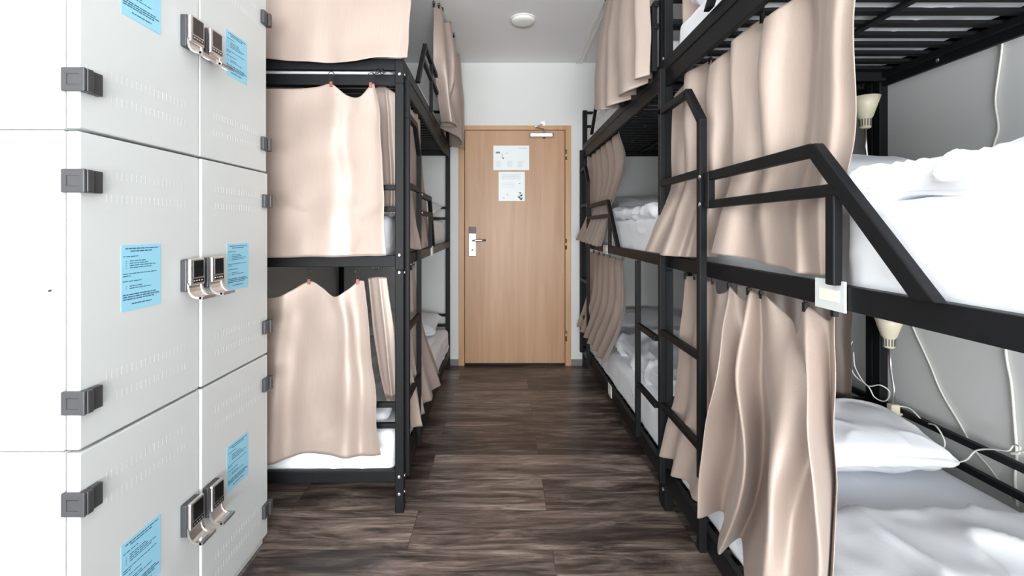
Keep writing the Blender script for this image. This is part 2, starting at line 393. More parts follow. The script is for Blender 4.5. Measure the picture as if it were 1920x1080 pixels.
# ------------------------------------------------------------------ lockers
LX = -.925
def locker(ci, ri, label):
    ya = 1.006+.3985*ci; yb = ya+.3965; za = .035+.703*ri; zb = za+.701
    xf = LX + (.005 if (ci == 1 and ri < 2) else 0)
    root = empty('locker', ((LX-.25), (ya+yb)/2, 0 if ri == 0 else za)); tag(root, label, 'locker', 'grey lockers in two columns')
    b = MB(); b.box(WXL+.005, LX-.033, ya, yb, za, zb)
    if ri == 0: b.box(WXL+.02, LX-.012, ya+.003, yb-.003, 0, za+.01)
    b.build('body', M['locker'], root, bevel=.004)
    b = MB(); b.box(LX-.036, xf-.012, ya+.006, yb-.006, za+.006, zb-.006); b.build('seal', M['gap'], root)
    # door with two pairs of embossed louvre rows
    b = MB(); b.box(LX-.030, xf, ya+.0015, yb-.0015, za+.0025, zb-.0025)
    door = b.build('locker_door', M['locker'], root, bevel=.0035)
    for zc in (za+.142, za+.088, zb-.090, zb-.144):
        b = MB()
        for k in range(19):
            y = ya+.066+k*.0147
            b.hexa([(xf-.001, y, zc-.010), (xf+.0002, y+.0055, zc-.010), (xf-.001, y+.006, zc-.010), (xf-.0015, y+.003, zc-.010),
                    (xf-.001, y, zc+.010), (xf+.0002, y+.0055, zc+.010), (xf-.001, y+.006, zc+.010), (xf-.0015, y+.003, zc+.010)])
            b.box(xf-.001, xf+.0003, y+.0035, y+.0050, zc-.009, zc+.009)
        b.build('louvre_row', M['locker_slot'], door)
    # hinges wrap the free outer edge
    hy = ya if ci == 0 else yb; s = -1 if ci == 0 else 1
    for zc in (za+.107, zb-.111):
        b = MB(); h = .026
        b.box(xf-.034, xf+.018, min(hy+s*.007, hy), max(hy+s*.007, hy), zc-h, zc+h)          # leaf on the side
        b.box(xf-.001, xf+.020, min(hy, hy-s*.016), max(hy, hy-s*.016), zc-h+.001, zc+h-.001)   # knuckle
        b.box(xf-.001, xf+.014, min(hy-s*.018, hy-s*.046), max(hy-s*.018, hy-s*.046), zc-h+.001, zc+h-.001)
        hg = b.build('hinge', M['hinge'], root, bevel=.0025)
        b = MB(); yy = hy+s*.0072
        for (x0, x1, z0, z1) in ((xf-.021, xf-.019, zc-.012, zc+.012), (xf-.021, xf+.006, zc+.011, zc+.012), (xf-.021, xf+.006, zc-.012, zc-.0113)):
            b.box(x0, x1, min(yy, yy+s*.0006), max(yy, yy+s*.0006), z0, z1)
        b.build('hinge_pin_slot', M['gap'], hg)
    # coded lock with a pull handle
    zc = (za+zb)/2 + .006
    y0_ = (1.322 if ci == 0 else 1.412); y1_ = y0_+.062
    b = MB(); b.box(xf, xf+.018, y0_-.002, y1_-.002, zc-.052, zc+.040); lk = b.build('lock', M['hinge'], root, bevel=.003)
    b = MB()
    b.box(xf+.018, xf+.030, y0_, y1_, zc-.036, zc+.042)
    b.build('lock_housing', M['chrome'], lk, bevel=.004)
    b = MB(); b.box(xf+.0295, xf+.0312, y0_+.010, y1_-.008, zc-.012, zc+.036, M['screen'])
    b.box(xf+.0295, xf+.0312, y0_+.008, y1_-.006, zc-.028, zc-.016, M['screen'])
    for q in range(4): b.box(xf+.031, xf+.0316, y0_+.012+q*.011, y0_+.018+q*.011, zc-.024, zc-.020, M['chrome'])
    b.build('keypad', None, lk, bevel=.0008)
    b = MB()
    prof = [(xf+.022, zc-.028), (xf+.022, zc-.042), (xf+.025, zc-.054), (xf+.031, zc-.063), (xf+.040, zc-.0685), (xf+.050, zc-.070), (xf+.060, zc-.070)]
    def ribbon(ya_, yb_, th, pr):
        L_ = []
        for i, (px_, pz_) in enumerate(pr):
            q0 = pr[max(i-1, 0)]; q1 = pr[min(i+1, len(pr)-1)]
            dx, dz = q1[0]-q0[0], q1[1]-q0[1]; l = math.hypot(dx, dz); nx, nz = -dz/l*th, dx/l*th
            L_.append([b.bm.verts.new((px_-nx, y_, pz_-nz)) for y_ in (ya_, yb_)]+[b.bm.verts.new((px_+nx, y_, pz_+nz)) for y_ in (yb_, ya_)])
        for i in range(len(L_)-1):
            for k_ in range(4):
                b.bm.faces.new([L_[i][k_], L_[i][(k_+1) % 4], L_[i+1][(k_+1) % 4], L_[i+1][k_]])
        b.bm.faces.new(L_[0]); b.bm.faces.new(L_[-1])
    ribbon(y0_, y0_+.008, .0032, prof); ribbon(y1_-.008, y1_, .0032, prof); ribbon(y0_+.007, y1_-.007, .0015, prof[:5])
    b.box(xf+.053, xf+.063, y0_, y1_, zc-.0745, zc-.0665)
    b.build('pull_handle', M['chrome'], lk)
    # blue notice
    if ci == 0: ny0, ny1, nz = 1.116, 1.244, {0: (.300, .457), 1: (1.022, 1.183), 2: (1.745, 1.905)}[ri]
    else: ny0, ny1, nz = 1.535, 1.662, {0: (.341, .496), 1: (1.015, 1.172), 2: (1.737, 1.889)}[ri]
    b = MB(); b.box(xf+.0002, xf+.0010, ny0, ny1, nz[0], nz[1]); nt_ = b.build('notice', M['notice'], root); nt_['label'] = 'light blue printed notice'
    b = MB(); W = ny1-ny0; Hh = nz[1]-nz[0]; rnd = random.Random(3)
    lines = [(.10, .93, .045, 1), (.22, .76, .085, 1), (.05, .40, .165, 0), (.20, .60, .235, 0), (.20, .68, .27, 0), (.20, .86, .305, 0), (.20, .76, .34, 0),
             (.04, .88, .43, 0), (.04, .22, .465, 0), (.04, .48, .545, 0), (.20, .50, .62, 0), (.20, .76, .655, 0), (.04, .88, .75, 1), (.04, .95, .785, 1), (.04, .82, .82, 1), (.25, .75, .895, 1)]
    for (u0, u1, v, bold) in lines:
        u = u0
        while u < u1-.01:
            wl = min(rnd.uniform(.04, .12), u1-u); hh = .0085 if bold else .0062
            b.box(xf+.0010, xf+.0014, ny0+u*W, ny0+(u+wl)*W, nz[1]-(v+hh*1.0+.008)*Hh, nz[1]-(v-hh*.9+.008)*Hh)
            u += wl+.018
    for v in (.24, .275, .31, .345, .625, .66):
        b.box(xf+.0010, xf+.0014, ny0+.11*W, ny0+.125*W, nz[1]-(v+.012)*Hh, nz[1]-(v)*Hh)
    b.build('printed_text', M['ink'], nt_)
rows = ['bottom', 'middle', 'top']
cols = ['nearer column, with hinges facing the camera', 'farther column, beside the bed curtains']
for ci in (0, 1):
    for ri in (0, 1, 2):
        locker(ci, ri, 'light grey locker, %s one in the %s' % (rows[ri], cols[ci]))

# ------------------------------------------------------------------ bunk beds
ZR = [.155, 1.082, 1.93]
class Bed:
    def __init__(s, O, ang_dir, tdir, L):
        s.O = Vector((O[0], O[1], 0)); s.s = Vector((ang_dir[0], ang_dir[1], 0)).normalized()
        s.t = Vector((tdir[0], tdir[1], 0)).normalized(); s.L = L
    def P(s, a, t, z): return s.O+s.s*a+s.t*t+Vector((0, 0, z))
    def box(s, b, s0, s1, t0, t1, z0, z1, m=None):
        b.hexa([s.P(s0,t0,z0), s.P(s1,t0,z0), s.P(s1,t1,z0), s.P(s0,t1,z0), s.P(s0,t0,z1), s.P(s1,t0,z1), s.P(s1,t1,z1), s.P(s0,t1,z1)], m)
    def beam(s, b, p, q, wt, wn, m=None):       # in the vertical plane t = const
        p3, q3 = s.P(*p), s.P(*q); d_ = (q3-p3).normalized(); n = d_.cross(s.t)
        b.beam(p3, q3, s.t, wt, n, wn, m)
def diag(B, b, p, q, wt, wn, tc):
    (a0, z0), (a1, z1) = p, q
    L_ = math.hypot(a1-a0, z1-z0); ws = wn*L_/abs(z1-z0)/2
    P = B.P; t0, t1 = tc-wt/2, tc+wt/2
    b.hexa([P(a0-ws, t0, z0), P(a0+ws, t0, z0), P(a0+ws, t1, z0), P(a0-ws, t1, z0), P(a1-ws, t0, z1), P(a1+ws, t0, z1), P(a1+ws, t1, z1), P(a1-ws, t1, z1)])
def bunk(B, label, lad=(.05, .45), lt=(-.03, -.005), guard=(.49, 1.008, 1.29), topg=(.49, .78, None), shortlad=None, near_top=True, flip_end_bars=True):
    L = B.L; Wd = .965; pw = .037
    root = empty('bunk_bed', B.O); root['_o'] = tuple(B.O); tag(root, label, 'bunk bed', 'three-tier black metal bunk beds')
    st = M['steel']
    def part(name, fn, bev=.003, mat=None):
        b = MB(); fn(b); return b.build(name, mat or st, root, bevel=bev)
    tops = {(0, 0): 2.26 if near_top else 1.953, (0, 1): 2.26 if near_top else 1.953, (1, 0): 2.26, (1, 1): 2.26}
    for i, s0 in enumerate((0, L-pw)):
        for j, t0 in enumerate((0, Wd-pw)):
            def f(b):
                B.box(b, s0, s0+pw, t0, t0+pw, 0, ZR[1]-.04)
                B.box(b, s0, s0+pw, t0, t0+pw, ZR[1]-.037, ZR[2]-.085)
                B.box(b, s0, s0+pw, t0, t0+pw, ZR[2]-.082, tops[(i, j)])
                B.box(b, s0+.003, s0+pw-.003, t0+.003, t0+pw-.003, ZR[1]-.06, ZR[1]-.02); B.box(b, s0+.003, s0+pw-.003, t0+.003, t0+pw-.003, ZR[2]-.1, ZR[2]-.07)
            part('post', f)
    for k, z in enumerate(ZR):
        hh = .025 if k else .04
        for side in (0, 1):
            t0 = .001 if side == 0 else Wd-.032
            def f(b):
                B.box(b, pw, L-pw, t0, t0+.024, z-hh, z+hh-(.01 if k == 0 else 0))
                tt = t0+.024 if side == 0 else t0-.02
                B.box(b, pw, L-pw, tt, tt+.02, z-hh+.001, z-hh+.006) if k < 2 else B.box(b, pw, L-pw, tt, tt+.02, z-.066, z-.040)
                if k == 2: B.box(b, pw, L-pw, t0+.004, t0+.022, z-.095, z-.022)
            part('side_rail', f)
        for s0 in (.006, L-.03):
            def f(b): B.box(b, s0, s0+.024, pw, Wd-pw, z-.025, z+.025)
            part('end_rail', f)
        def f(b):
            n = int(L/.085)
            for q in range(1, n):
                B.box(b, q*.085, q*.085+.030, .03, Wd-.03, z-.020 if k < 2 else z-.044, z-.008 if k < 2 else z-.032)
            B.box(b, .05, L-.05, Wd/2-.012, Wd/2+.012, z-.022 if k < 2 else z-.054, z-.012 if k < 2 else z-.043)
        part('slat_base', f, 0)
        if k == 2:
            for q0 in (.048, L-.066): part('cross_bar', lambda b: B.box(b, q0, q0+.018, .03, Wd-.03, z-.078, z-.030))
    # head and foot bars
    for i, s0 in enumerate((.010, L-.032)):
        for k in range(3):
            if k == 2 and i == 0 and not near_top: continue
            dz = ((.305, .215), (.318, .224), (.31, .19))[k]
            def f(b):
                for q in dz: B.box(b, s0, s0+.022, pw, Wd-pw, ZR[k]+q-.011, ZR[k]+q+.011)
            part('end_bars', f, .002)
    # wall side bars
    for k in range(3):
        def f(b):
            for q in (.310, .218): B.box(b, pw, L-pw, Wd-.030, Wd-.008, ZR[k]+q-.012, ZR[k]+q+.012)
        part('wall_side_bars', f, .002)
    # ladder: two stringers, rungs, bent top
    tc = (lt[0]+lt[1])/2; tw = lt[1]-lt[0]
    def f(b):
        B.box(b, lad[0]-.014, lad[0]+.014, lt[0], lt[1], .135, 1.905)
    ld = part('ladder', f)
    def sub(name, fn, mat=None, bev=.002):
        b = MB(); fn(b); ob = b.build(name, mat or st, ld, bevel=bev); return ob
    sub('stringer', lambda b: B.box(b, lad[1]-.014, lad[1]+.014, lt[0], lt[1], .12, 1.60))
    def f(b):
        B.beam(b, (lad[0]-.02, tc, 1.722), (lad[1]-.115, tc, 1.722), tw, .026)
        B.beam(b, (lad[1]-.122, tc, 1.728), (lad[1], tc, 1.595), tw, .027)
    sub('top_bend', f)
    for z in (.47, .78, 1.415):
        sub('rung', lambda b: B.box(b, lad[0]+.012, lad[1]-.012, lt[0]+.002, lt[1]-.002, z-.013, z+.013))
    if shortlad:
        a0, a1 = shortlad
        def f(b):
            B.box(b, a0-.013, a0+.013, lt[0], lt[1], .17, 1.06)
            for z in (.437, .735): B.box(b, a0+.012, a1, lt[0]+.002, lt[1]-.002, z-.013, z+.013)
        part('lower_ladder', f)
    # middle guard
    g0, g1, g2 = guard; gl = (-.022, .0) if lt[0] < -.02 else lt; tc = sum(gl)/2; tw = gl[1]-gl[0]
    def f(b):
        B.beam(b, (g0-.02, tc, 1.397), (g1+.008, tc, 1.397), tw, .03)
        gz = 1.304; gs = g1+(g2-g1)*(1.397-gz)/(1.397-1.105)
        B.beam(b, (g0-.02, tc, gz), (gs, tc, gz), tw, .026)
        diag(B, b, (g1, 1.410), (g2, 1.108), tw, .034, tc)
        vs = gs-.022
        B.box(b, vs-.013, vs+.013, gl[0]+.001, gl[1]-.001, 1.107, gz)
        B.box(b, g0+.004, g0+.026, lt[0]+.004, lt[1]+.004, 1.29, 1.41)
    part('guard_rail', f)
    h0, h1, hv = topg
    def f(b):
        diag(B, b, (h0, 1.955), (h1, 2.244), tw, .028, tc)
        B.beam(b, (h1-.012, tc, 2.232), (L-.03, tc, 2.232), tw, .026)
        hs = h0+(h1-h0)*(2.13-1.945)/(.295)
        B.beam(b, (hs, tc, 2.13), (L-.03, tc, 2.13), tw, .024)
        for v in ([hv] if hv else []) + [1.45, L-.05]:
            B.box(b, v-.012, v+.012, lt[0]+.001, lt[1]-.001, 1.93, 2.232)
    part('guard_rail', f)
    # bolts
    def bolts(spots):
        for (a, t, z, ax) in spots:
            b = MB(); p = B.P(a, t, z); n = {'s': -B.s, 't': -B.t, 'S': B.s}[ax]
            b.tube([p, p+n*.003, p+n*.0045], [.0085, .0085, .004], 10)
            b.build('bolt', M['bolt'], root)
    sp = []
    for z in (1.108, 1.033, .156, .082, 1.968, 1.885):
        sp.append((0, .018, z, 's') if not near_top else (L, .018, z, 'S'))
    for z in (1.962, 1.888, 1.033, .155, .085):
        sp.append((.018, 0, z, 't'))
    for a in (.3, .62, 1.0, 1.4, 1.8): sp.append((a, .010, 1.855, 't'))
    for a in (.3, .8, 1.3, 1.8): sp.append((a, Wd-.034, 1.855, 't'))
    for z in (1.397, 1.304): sp.append((lad[1]+.018, lt[0]-.0005, z, 't'))
    for z in (1.962, 1.108): sp.append((.018, Wd-pw, z, 't'))
    if near_top: sp += [(0.0, .018, z, 's') for z in ()]
    bolts(sp)
    return root
BN = Bed((.695, 2.035), (0, -1), (1, 0), 2.05)
BF = Bed((.695, 4.105), (0, -1), (1, 0), 2.065)
BL = Bed((-.431, 1.985), (-.0205, 1), (-1, -.0205), 2.09)
bunk(BN, 'black metal three-tier bunk bed on the right nearest the camera, with the large guard rail')
bunk(BF, 'black metal three-tier bunk bed on the right standing against the door wall', lad=(.05, .385), guard=(.40, 1.05, 1.33), shortlad=(1.765, 2.052))
bunk(BL, 'black metal three-tier bunk bed on the left, standing beside the lockers', lad=(.058, .375), lt=(-.016, .006), guard=(.395, .75, .93),
     topg=(.335, .585, .83), near_top=False)

# ------------------------------------------------------------------ bedding
def fbm(p, s, seed=0):
    q = Vector((p[0]*s+seed*7.3, p[1]*s-seed*3.1, p[2]*s+seed*1.7))
    return noise.noise(q)+.5*noise.noise(q*2.1)+.25*noise.noise(q*4.3)
def ridged(p, s, seed=0):
    q = Vector((p[0]*s+seed*5.1, p[1]*s*.8+seed*2.3, p[2]*s))
    return 1-abs(noise.noise(q))*2.2
def soft(name, x0, x1, y0, y1, z0, z1, label, cat, group=None, r=.03, amp=.004, wr=.006, ws=7, n=56, seed=0, pw_=8, top=None, puff=0, mat=None, pinch=0):
    bm = bmesh.new(); bmesh.ops.create_cube(bm, size=2)
    bmesh.ops.subdivide_edges(bm, edges=bm.edges[:], cuts=n, use_grid_fill=True)
    c = Vector(((x0+x1)/2, (y0+y1)/2, (z0+z1)/2)); hx, hy, hz_ = (x1-x0)/2, (y1-y0)/2, (z1-z0)/2
    for v in bm.verts:
        u = v.co.copy()
        # rounded box
        p = Vector((u.x*hx, u.y*hy, u.z*hz_)); rr = min(r, hx*.99, hy*.99, hz_*.99)
        q = Vector((max(-hx+rr, min(hx-rr, p.x)), max(-hy+rr, min(hy-rr, p.y)), max(-hz_+rr, min(hz_-rr, p.z))))
        dd = p-q
        if dd.length > 1e-9:
            m_ = max(abs(dd.x), abs(dd.y), abs(dd.z)); dd = dd.normalized()*m_
        p = q+dd
        if pinch:
            ex = abs(u.x)**2.2; ey = abs(u.y)**2.2
            k = (1-ex*.92)*(1-ey*.92) if True else 1
            p.z *= max(.06, k**.42)
            corner = (abs(u.x)*abs(u.y))**3
            p.x *= 1-.05*(1-abs(u.y)**2)*abs(u.x)**4*0+.0; sc = 1-.055*(abs(u.x)**6)*(1-abs(u.y)**3)
            p.x *= sc; p.y *= 1-.07*(abs(u.y)**6)*(1-abs(u.x)**3)
        wpt = c+p
        nrm = Vector((u.x**7, u.y**7, u.z**7)).normalized()
        dsp = amp*fbm(wpt, 3.5, seed) + wr*(max(0, ridged(wpt, ws, seed))**3-.25)
        wpt += nrm*dsp
        if puff: wpt.z += puff*fbm(wpt, 2.3, seed+5)*(1 if u.z > -.2 else 0)
        if top: wpt = top(wpt, u)
        v.co = wpt
    o0 = Vector((c.x, c.y, z0))
    bmesh.ops.translate(bm, verts=bm.verts, vec=-o0)
    me = bpy.data.meshes.new(name); bm.to_mesh(me); bm.free(); me.materials.append(mat or M['linen'])
    for p in me.polygons: p.use_smooth = True
    o = bpy.data.objects.new(name, me); COL.objects.link(o); o.location = o0
    tag(o, label, cat, group)
    return o
MG, DG, PG = 'white sheeted mattresses', 'white duvets', 'white pillows'
def zb(k): return ZR[k]-(.008 if k < 2 else .030)
def tuck(d_, y0_=.955, y1_=1.04):
    def f(p, u):
        k = max(0, min(1, (p.y-y0_)/(y1_-y0_))); k = k*k*(3-2*k)
        if u.x < 0: p.x += d_*k*min(1, -u.x*1.5)
        return p
    return f
# right near bed, Y 0..2
soft('mattress', .738, 1.615, .03, 1.985, zb(0), .355, 'white mattress on the lowest tier of the nearest right bunk, under the pillow', 'mattress', MG, r=.045, seed=1)
soft('mattress', .724, 1.615, .03, 1.985, zb(1), 1.278, 'thick white mattress on the middle right tier, behind the slanted guard rail', 'mattress', MG, r=.03, wr=.004, seed=2, top=tuck(.045))
soft('mattress', .738, 1.615, .03, 1.985, zb(2), 2.09, 'white mattress on the top tier, nearest right bunk, underside seen through slats', 'mattress', MG, r=.04, seed=3, n=30)
# right far bed
soft('mattress', .738, 1.615, 2.09, 4.055, zb(0), .355, 'white mattress on the lowest tier of the right bunk by the door wall', 'mattress', MG, r=.045, seed=4)
soft('mattress', .724, 1.615, 2.09, 4.055, zb(1), 1.275, 'white mattress on the middle tier of the right bunk by the door wall', 'mattress', MG, r=.03, seed=5)
soft('mattress', .738, 1.615, 2.09, 4.055, zb(2), 2.09, 'white mattress on the top tier of the right bunk by the door wall', 'mattress', MG, r=.04, seed=6, n=30)
# left bed
soft('mattress', -1.36, -.478, 2.015, 4.03, zb(0), .345, 'white mattress on the lowest tier of the left bunk, below the hanging curtain', 'mattress', MG, r=.035, wr=.009, seed=7)
soft('mattress', -1.36, -.515, 2.03, 4.03, zb(1), 1.278, 'white mattress on the middle tier of the left bunk', 'mattress', MG, r=.03, seed=8)
soft('mattress', -1.36, -.50, 2.03, 4.03, zb(2), 2.07, 'white mattress on the top tier of the left bunk, beside the top guard rail', 'mattress', MG, r=.02, wr=.002, seed=9, n=30)

# duvets
soft('duvet', .715, 1.60, .02, 1.60, 1.276, 1.348, 'thick white duvet spread over the middle tier of the nearest right bunk', 'duvet', DG, r=.034, amp=.010, wr=.020, ws=9, n=100, seed=11, puff=.006, top=tuck(.08))
def dv(p, u):
    if u.z > 0: p.z += .02*fbm(p, 2.5, 4)
    return p
soft('duvet', .750, 1.60, .02, 1.33, .355, .425, 'rumpled white duvet on the lowest tier, nearest right bunk, in front of the pillow', 'duvet', DG, r=.03, amp=.010, wr=.020, ws=5, n=80, seed=12, top=dv)
soft('duvet', .715, 1.60, 2.2, 3.55, 1.273, 1.345, 'white duvet on the middle tier of the far right bunk, folded below its pillow', 'duvet', DG, r=.034, amp=.010, wr=.014, ws=7, n=60, seed=13, puff=.012)
soft('duvet', .80, 1.58, 2.25, 3.55, .355, .46, 'crumpled white duvet on the lowest tier, far right bunk, behind the short ladder', 'duvet', DG, r=.045, amp=.018, wr=.035, ws=6, n=70, seed=14, puff=.02)
soft('duvet', .742, 1.58, .9, 1.86, 2.085, 2.22, 'puffy white duvet on the top tier of the nearest right bunk', 'duvet', DG, r=.06, amp=.02, wr=.03, ws=7, n=50, seed=15, puff=.02)
def drape(p, u):
    if u.x < -.6 and u.z < .2: p.z -= .10
    return p
soft('duvet', .738, 1.58, 2.9, 3.95, 2.085, 2.16, 'white duvet bunched at the far end of the top tier by the door wall', 'duvet', DG, r=.03, amp=.02, wr=.03, ws=6, n=40, seed=16, puff=.03)
soft('duvet', -1.34, -.53, 2.06, 3.5, .345, .40, 'white duvet on the lowest tier of the left bunk, behind the end curtain', 'duvet', DG, r=.027, amp=.012, wr=.02, ws=6, n=50, seed=17)
soft('duvet', -1.34, -.52, 2.10, 3.3, 1.276, 1.33, 'white duvet on the middle tier of the left bunk', 'duvet', DG, r=.025, amp=.012, wr=.02, ws=6, n=40, seed=18)
# pillows
def tilt(cy, a, dz=0):
    def f(p, u):
        p.z += (p.y-cy)*a+dz; return p
    return f
soft('pillow', .93, 1.575, 1.56, 1.98, .345, .485, 'plump white pillow at the head of the lowest right tier, beside the dangling cords', 'pillow', PG, r=.05, amp=.006, wr=.009, ws=7, n=70, seed=21, pinch=1, top=tilt(1.6, .13, .01))
soft('pillow', 1.0, 1.60, 1.585, 1.975, 1.272, 1.49, 'white pillow at the head of the middle right tier, below the beige lamp', 'pillow', PG, r=.05, amp=.006, wr=.01, ws=6, n=40, seed=22, pinch=1, top=tilt(1.6, .05))
soft('pillow', .86, 1.56, 3.58, 4.03, 1.29, 1.46, 'white pillow standing at the head of the middle tier near the door wall', 'pillow', PG, r=.06, amp=.006, wr=.012, ws=6, n=50, seed=23, pinch=1, top=tilt(3.6, .14))
soft('pillow', .86, 1.56, 3.58, 4.03, .365, .50, 'white pillow on the lowest tier near the door wall, half behind the curtain', 'pillow', PG, r=.06, n=30, seed=24, pinch=1, top=tilt(3.6, .14))
soft('pillow', -1.26, -.52, 3.52, 3.97, 1.275, 1.43, 'pinkish-shaded white pillow at the far head of the middle left tier', 'pillow', PG, r=.06, n=30, seed=25, pinch=1, top=tilt(3.6, .14))
soft('pillow', -1.26, -.52, 3.52, 3.97, .345, .49, 'white pillow at the far head of the lowest left tier', 'pillow', PG, r=.06, n=30, seed=26, pinch=1, top=tilt(3.6, .14))

# ------------------------------------------------------------------ curtains
def cr(p0, p1, p2, p3, t):
    return .5*((2*p1)+(-p0+p2)*t+(2*p0-5*p1+4*p2-p3)*t*t+(-p0+3*p1-3*p2+p3)*t**3)
def crs(arr, x):
    n = len(arr)-1; x = max(0, min(n-1e-6, x)); i = int(x); t = x-i
    g = lambda k: arr[max(0, min(n, k))]
    a0 = g(i-1) if i > 0 else arr[0]*2-arr[1]
    a3 = g(i+2) if i+2 <= n else arr[n]*2-arr[n-1]
    return cr(a0, arr[i], g(i+1), a3, t)
def cloth(name, net, label, group, nu=140, nv=70, folds=None, clips=(), clip_up=.05, ringn=(0, 1, 0), rowpos=None, wr=.004, seed=0, clipmat='ring', mat='satin'):
    """net: rows top to bottom, each a list of Vector along the cloth."""
    net = [[Vector(p) for p in r] for r in net]
    nr = len(net)
    def ev(u, v):
        if rowpos:
            k = 0
            while k < nr-2 and v > rowpos[k+1]: k += 1
            x = k+(v-rowpos[k])/(rowpos[k+1]-rowpos[k])
        else: x = v*(nr-1)
        pts = [crs(r, u*(len(r)-1)) for r in net]
        p = crs(pts, x)
        if folds: p = p+folds(u, v, p)
        p = p+Vector((noise.noise(p*6+Vector((seed, 0, 0))), noise.noise(p*6+Vector((0, seed, 9))), 0))*wr
        return p
    bm = bmesh.new(); g = []
    for j in range(nv+1):
        g.append([bm.verts.new(ev(i/nu, j/nv)) for i in range(nu+1)])
    for j in range(nv):
        for i in range(nu):
            f = bm.faces.new([g[j][i], g[j][i+1], g[j+1][i+1], g[j+1][i]]); f.smooth = True
    top = [v.co.copy() for v in g[0]]
    c = sum(top, Vector())/len(top)
    bmesh.ops.translate(bm, verts=bm.verts, vec=-c)
    me = bpy.data.meshes.new(name); bm.to_mesh(me); bm.free(); me.materials.append(M[mat])
    for p in me.polygons: p.use_smooth = True
    o = bpy.data.objects.new(name, me); COL.objects.link(o); o.location = c; o['_o'] = tuple(c)
    md = o.modifiers.new('thickness', 'SOLIDIFY'); md.thickness = .0016; md.offset = 0
    tag(o, label, 'curtain', group)
    for u in clips:
        p = top[int(round(u*nu))]
        b = MB()
        b.box(p.x-.006, p.x+.006, p.y-.005, p.y+.005, p.z-.012, p.z+.010, M['clip'] if clipmat == 'clip' else M['ring'])
        b.torus(p+Vector((0, 0, .016)), .007, .0016, ringn, M['ring'])
        b.torus(p+Vector((0, 0, .016+clip_up*.5)), clip_up*.24, .0016, ringn, M['ring'])
        b.build('curtain_clip', None, o)
    return o
def S(n, amp, amp2=0, dirx=1, ph=0, top=.35, skew=0, tang=(0, 1, 0), nrm=(1, 0, 0), sharp=.25, warp=.5, pw_=1.0):
    nrm, tang = Vector(nrm), Vector(tang)
    def f(u, v, p):
        uu = u+warp/(n*2*PI)*math.sin(2*PI*1.7*u+ph*2)
        t = 2*PI*(n*uu)+ph+skew*v
        a = amp*(top+(1-top)*v**pw_)
        return nrm*(a*(math.sin(t)+sharp*math.sin(2*t+.6)))+tang*(amp2*(top+(1-top)*v**pw_)*math.sin(2*t+1.2))
    return f
CG = 'beige bunk curtains'
# --- left bed, end curtains facing the camera (plane Y ~ 1.95)
ye = 1.955
cloth('curtain', [[(-1.02, ye, 2.66), (-.86, ye, 2.66), (-.70, ye, 2.66), (-.56, ye, 2.66), (-.445, ye, 2.66)],
                  [(-1.04, ye, 2.3), (-.87, ye, 2.3), (-.70, ye-.01, 2.3), (-.55, ye, 2.3), (-.400, ye, 2.3)],
                  [PY(478, 60, ye), PY(560, 60, ye), PY(640, 60, ye-.01), PY(710, 60, ye), PY(767, 60, ye)],
                  [PY(474, 106, ye), PY(560, 116, ye), PY(640, 117, ye-.01), PY(705, 110, ye), PY(763, 108, ye)]],
      'smooth beige curtain across the near end of the left bunk, topmost of three', CG, folds=S(2.2, .007, 0, nrm=(0, 1, 0), tang=(1, 0, 0), sharp=.3, ph=1), clips=(.1, .4, .7, .98), clip_up=.03, wr=.012, seed=3)
y2 = 1.968
def row(y, *pts): return [PY(px, py, y) for px, py in pts]
cloth('curtain', [row(y2, (470, 164), (545, 166), (590, 163), (621, 158), (648, 178), (672, 181), (697, 160), (704, 158)),
                  row(y2, (470, 240), (542, 240), (590, 240), (625, 240), (650, 240), (675, 240), (700, 240), (714, 235)),
                  row(y2-.008, (470, 360), (540, 360), (590, 360), (628, 360), (655, 360), (680, 360), (702, 360), (720, 356)),
                  row(y2-.02, (468, 484), (540, 483), (590, 481), (630, 482), (660, 481), (685, 480), (705, 480), (724, 479))],
      'flat beige curtain on two clips across the near end of the left bunk, middle tier', CG, folds=S(1.7, .007, 0, nrm=(0, 1, 0), tang=(1, 0, 0), ph=.4, top=.9, skew=.9), clips=(.428, .857), clip_up=.05, wr=.012, seed=5, clipmat='clip', ringn=(0, 1, 0))
cloth('curtain', [row(y2, (470, 560), (520, 557), (548, 545), (580, 528), (605, 540), (628, 556), (650, 545), (671, 528), (683, 527)),
                  row(y2, (466, 620), (515, 620), (546, 610), (580, 600), (612, 605), (640, 610), (660, 602), (680, 595), (690, 592)),
                  row(y2-.01, (462, 720), (505, 720), (540, 715), (575, 710), (612, 710), (645, 710), (672, 705), (690, 700), (701, 698)),
                  row(y2-.025, (460, 852), (505, 866), (535, 863), (568, 852), (612, 852), (645, 855), (675, 858), (700, 856), (716, 850))],
      'pale beige curtain across the near end of the left bunk, lowest of three', CG, folds=S(2.1, .016, 0, nrm=(0, 1, 0), tang=(1, 0, 0), ph=2.4, top=.5, skew=.9), clips=(.375, .875), clip_up=.05, wr=.010, seed=8, clipmat='clip')
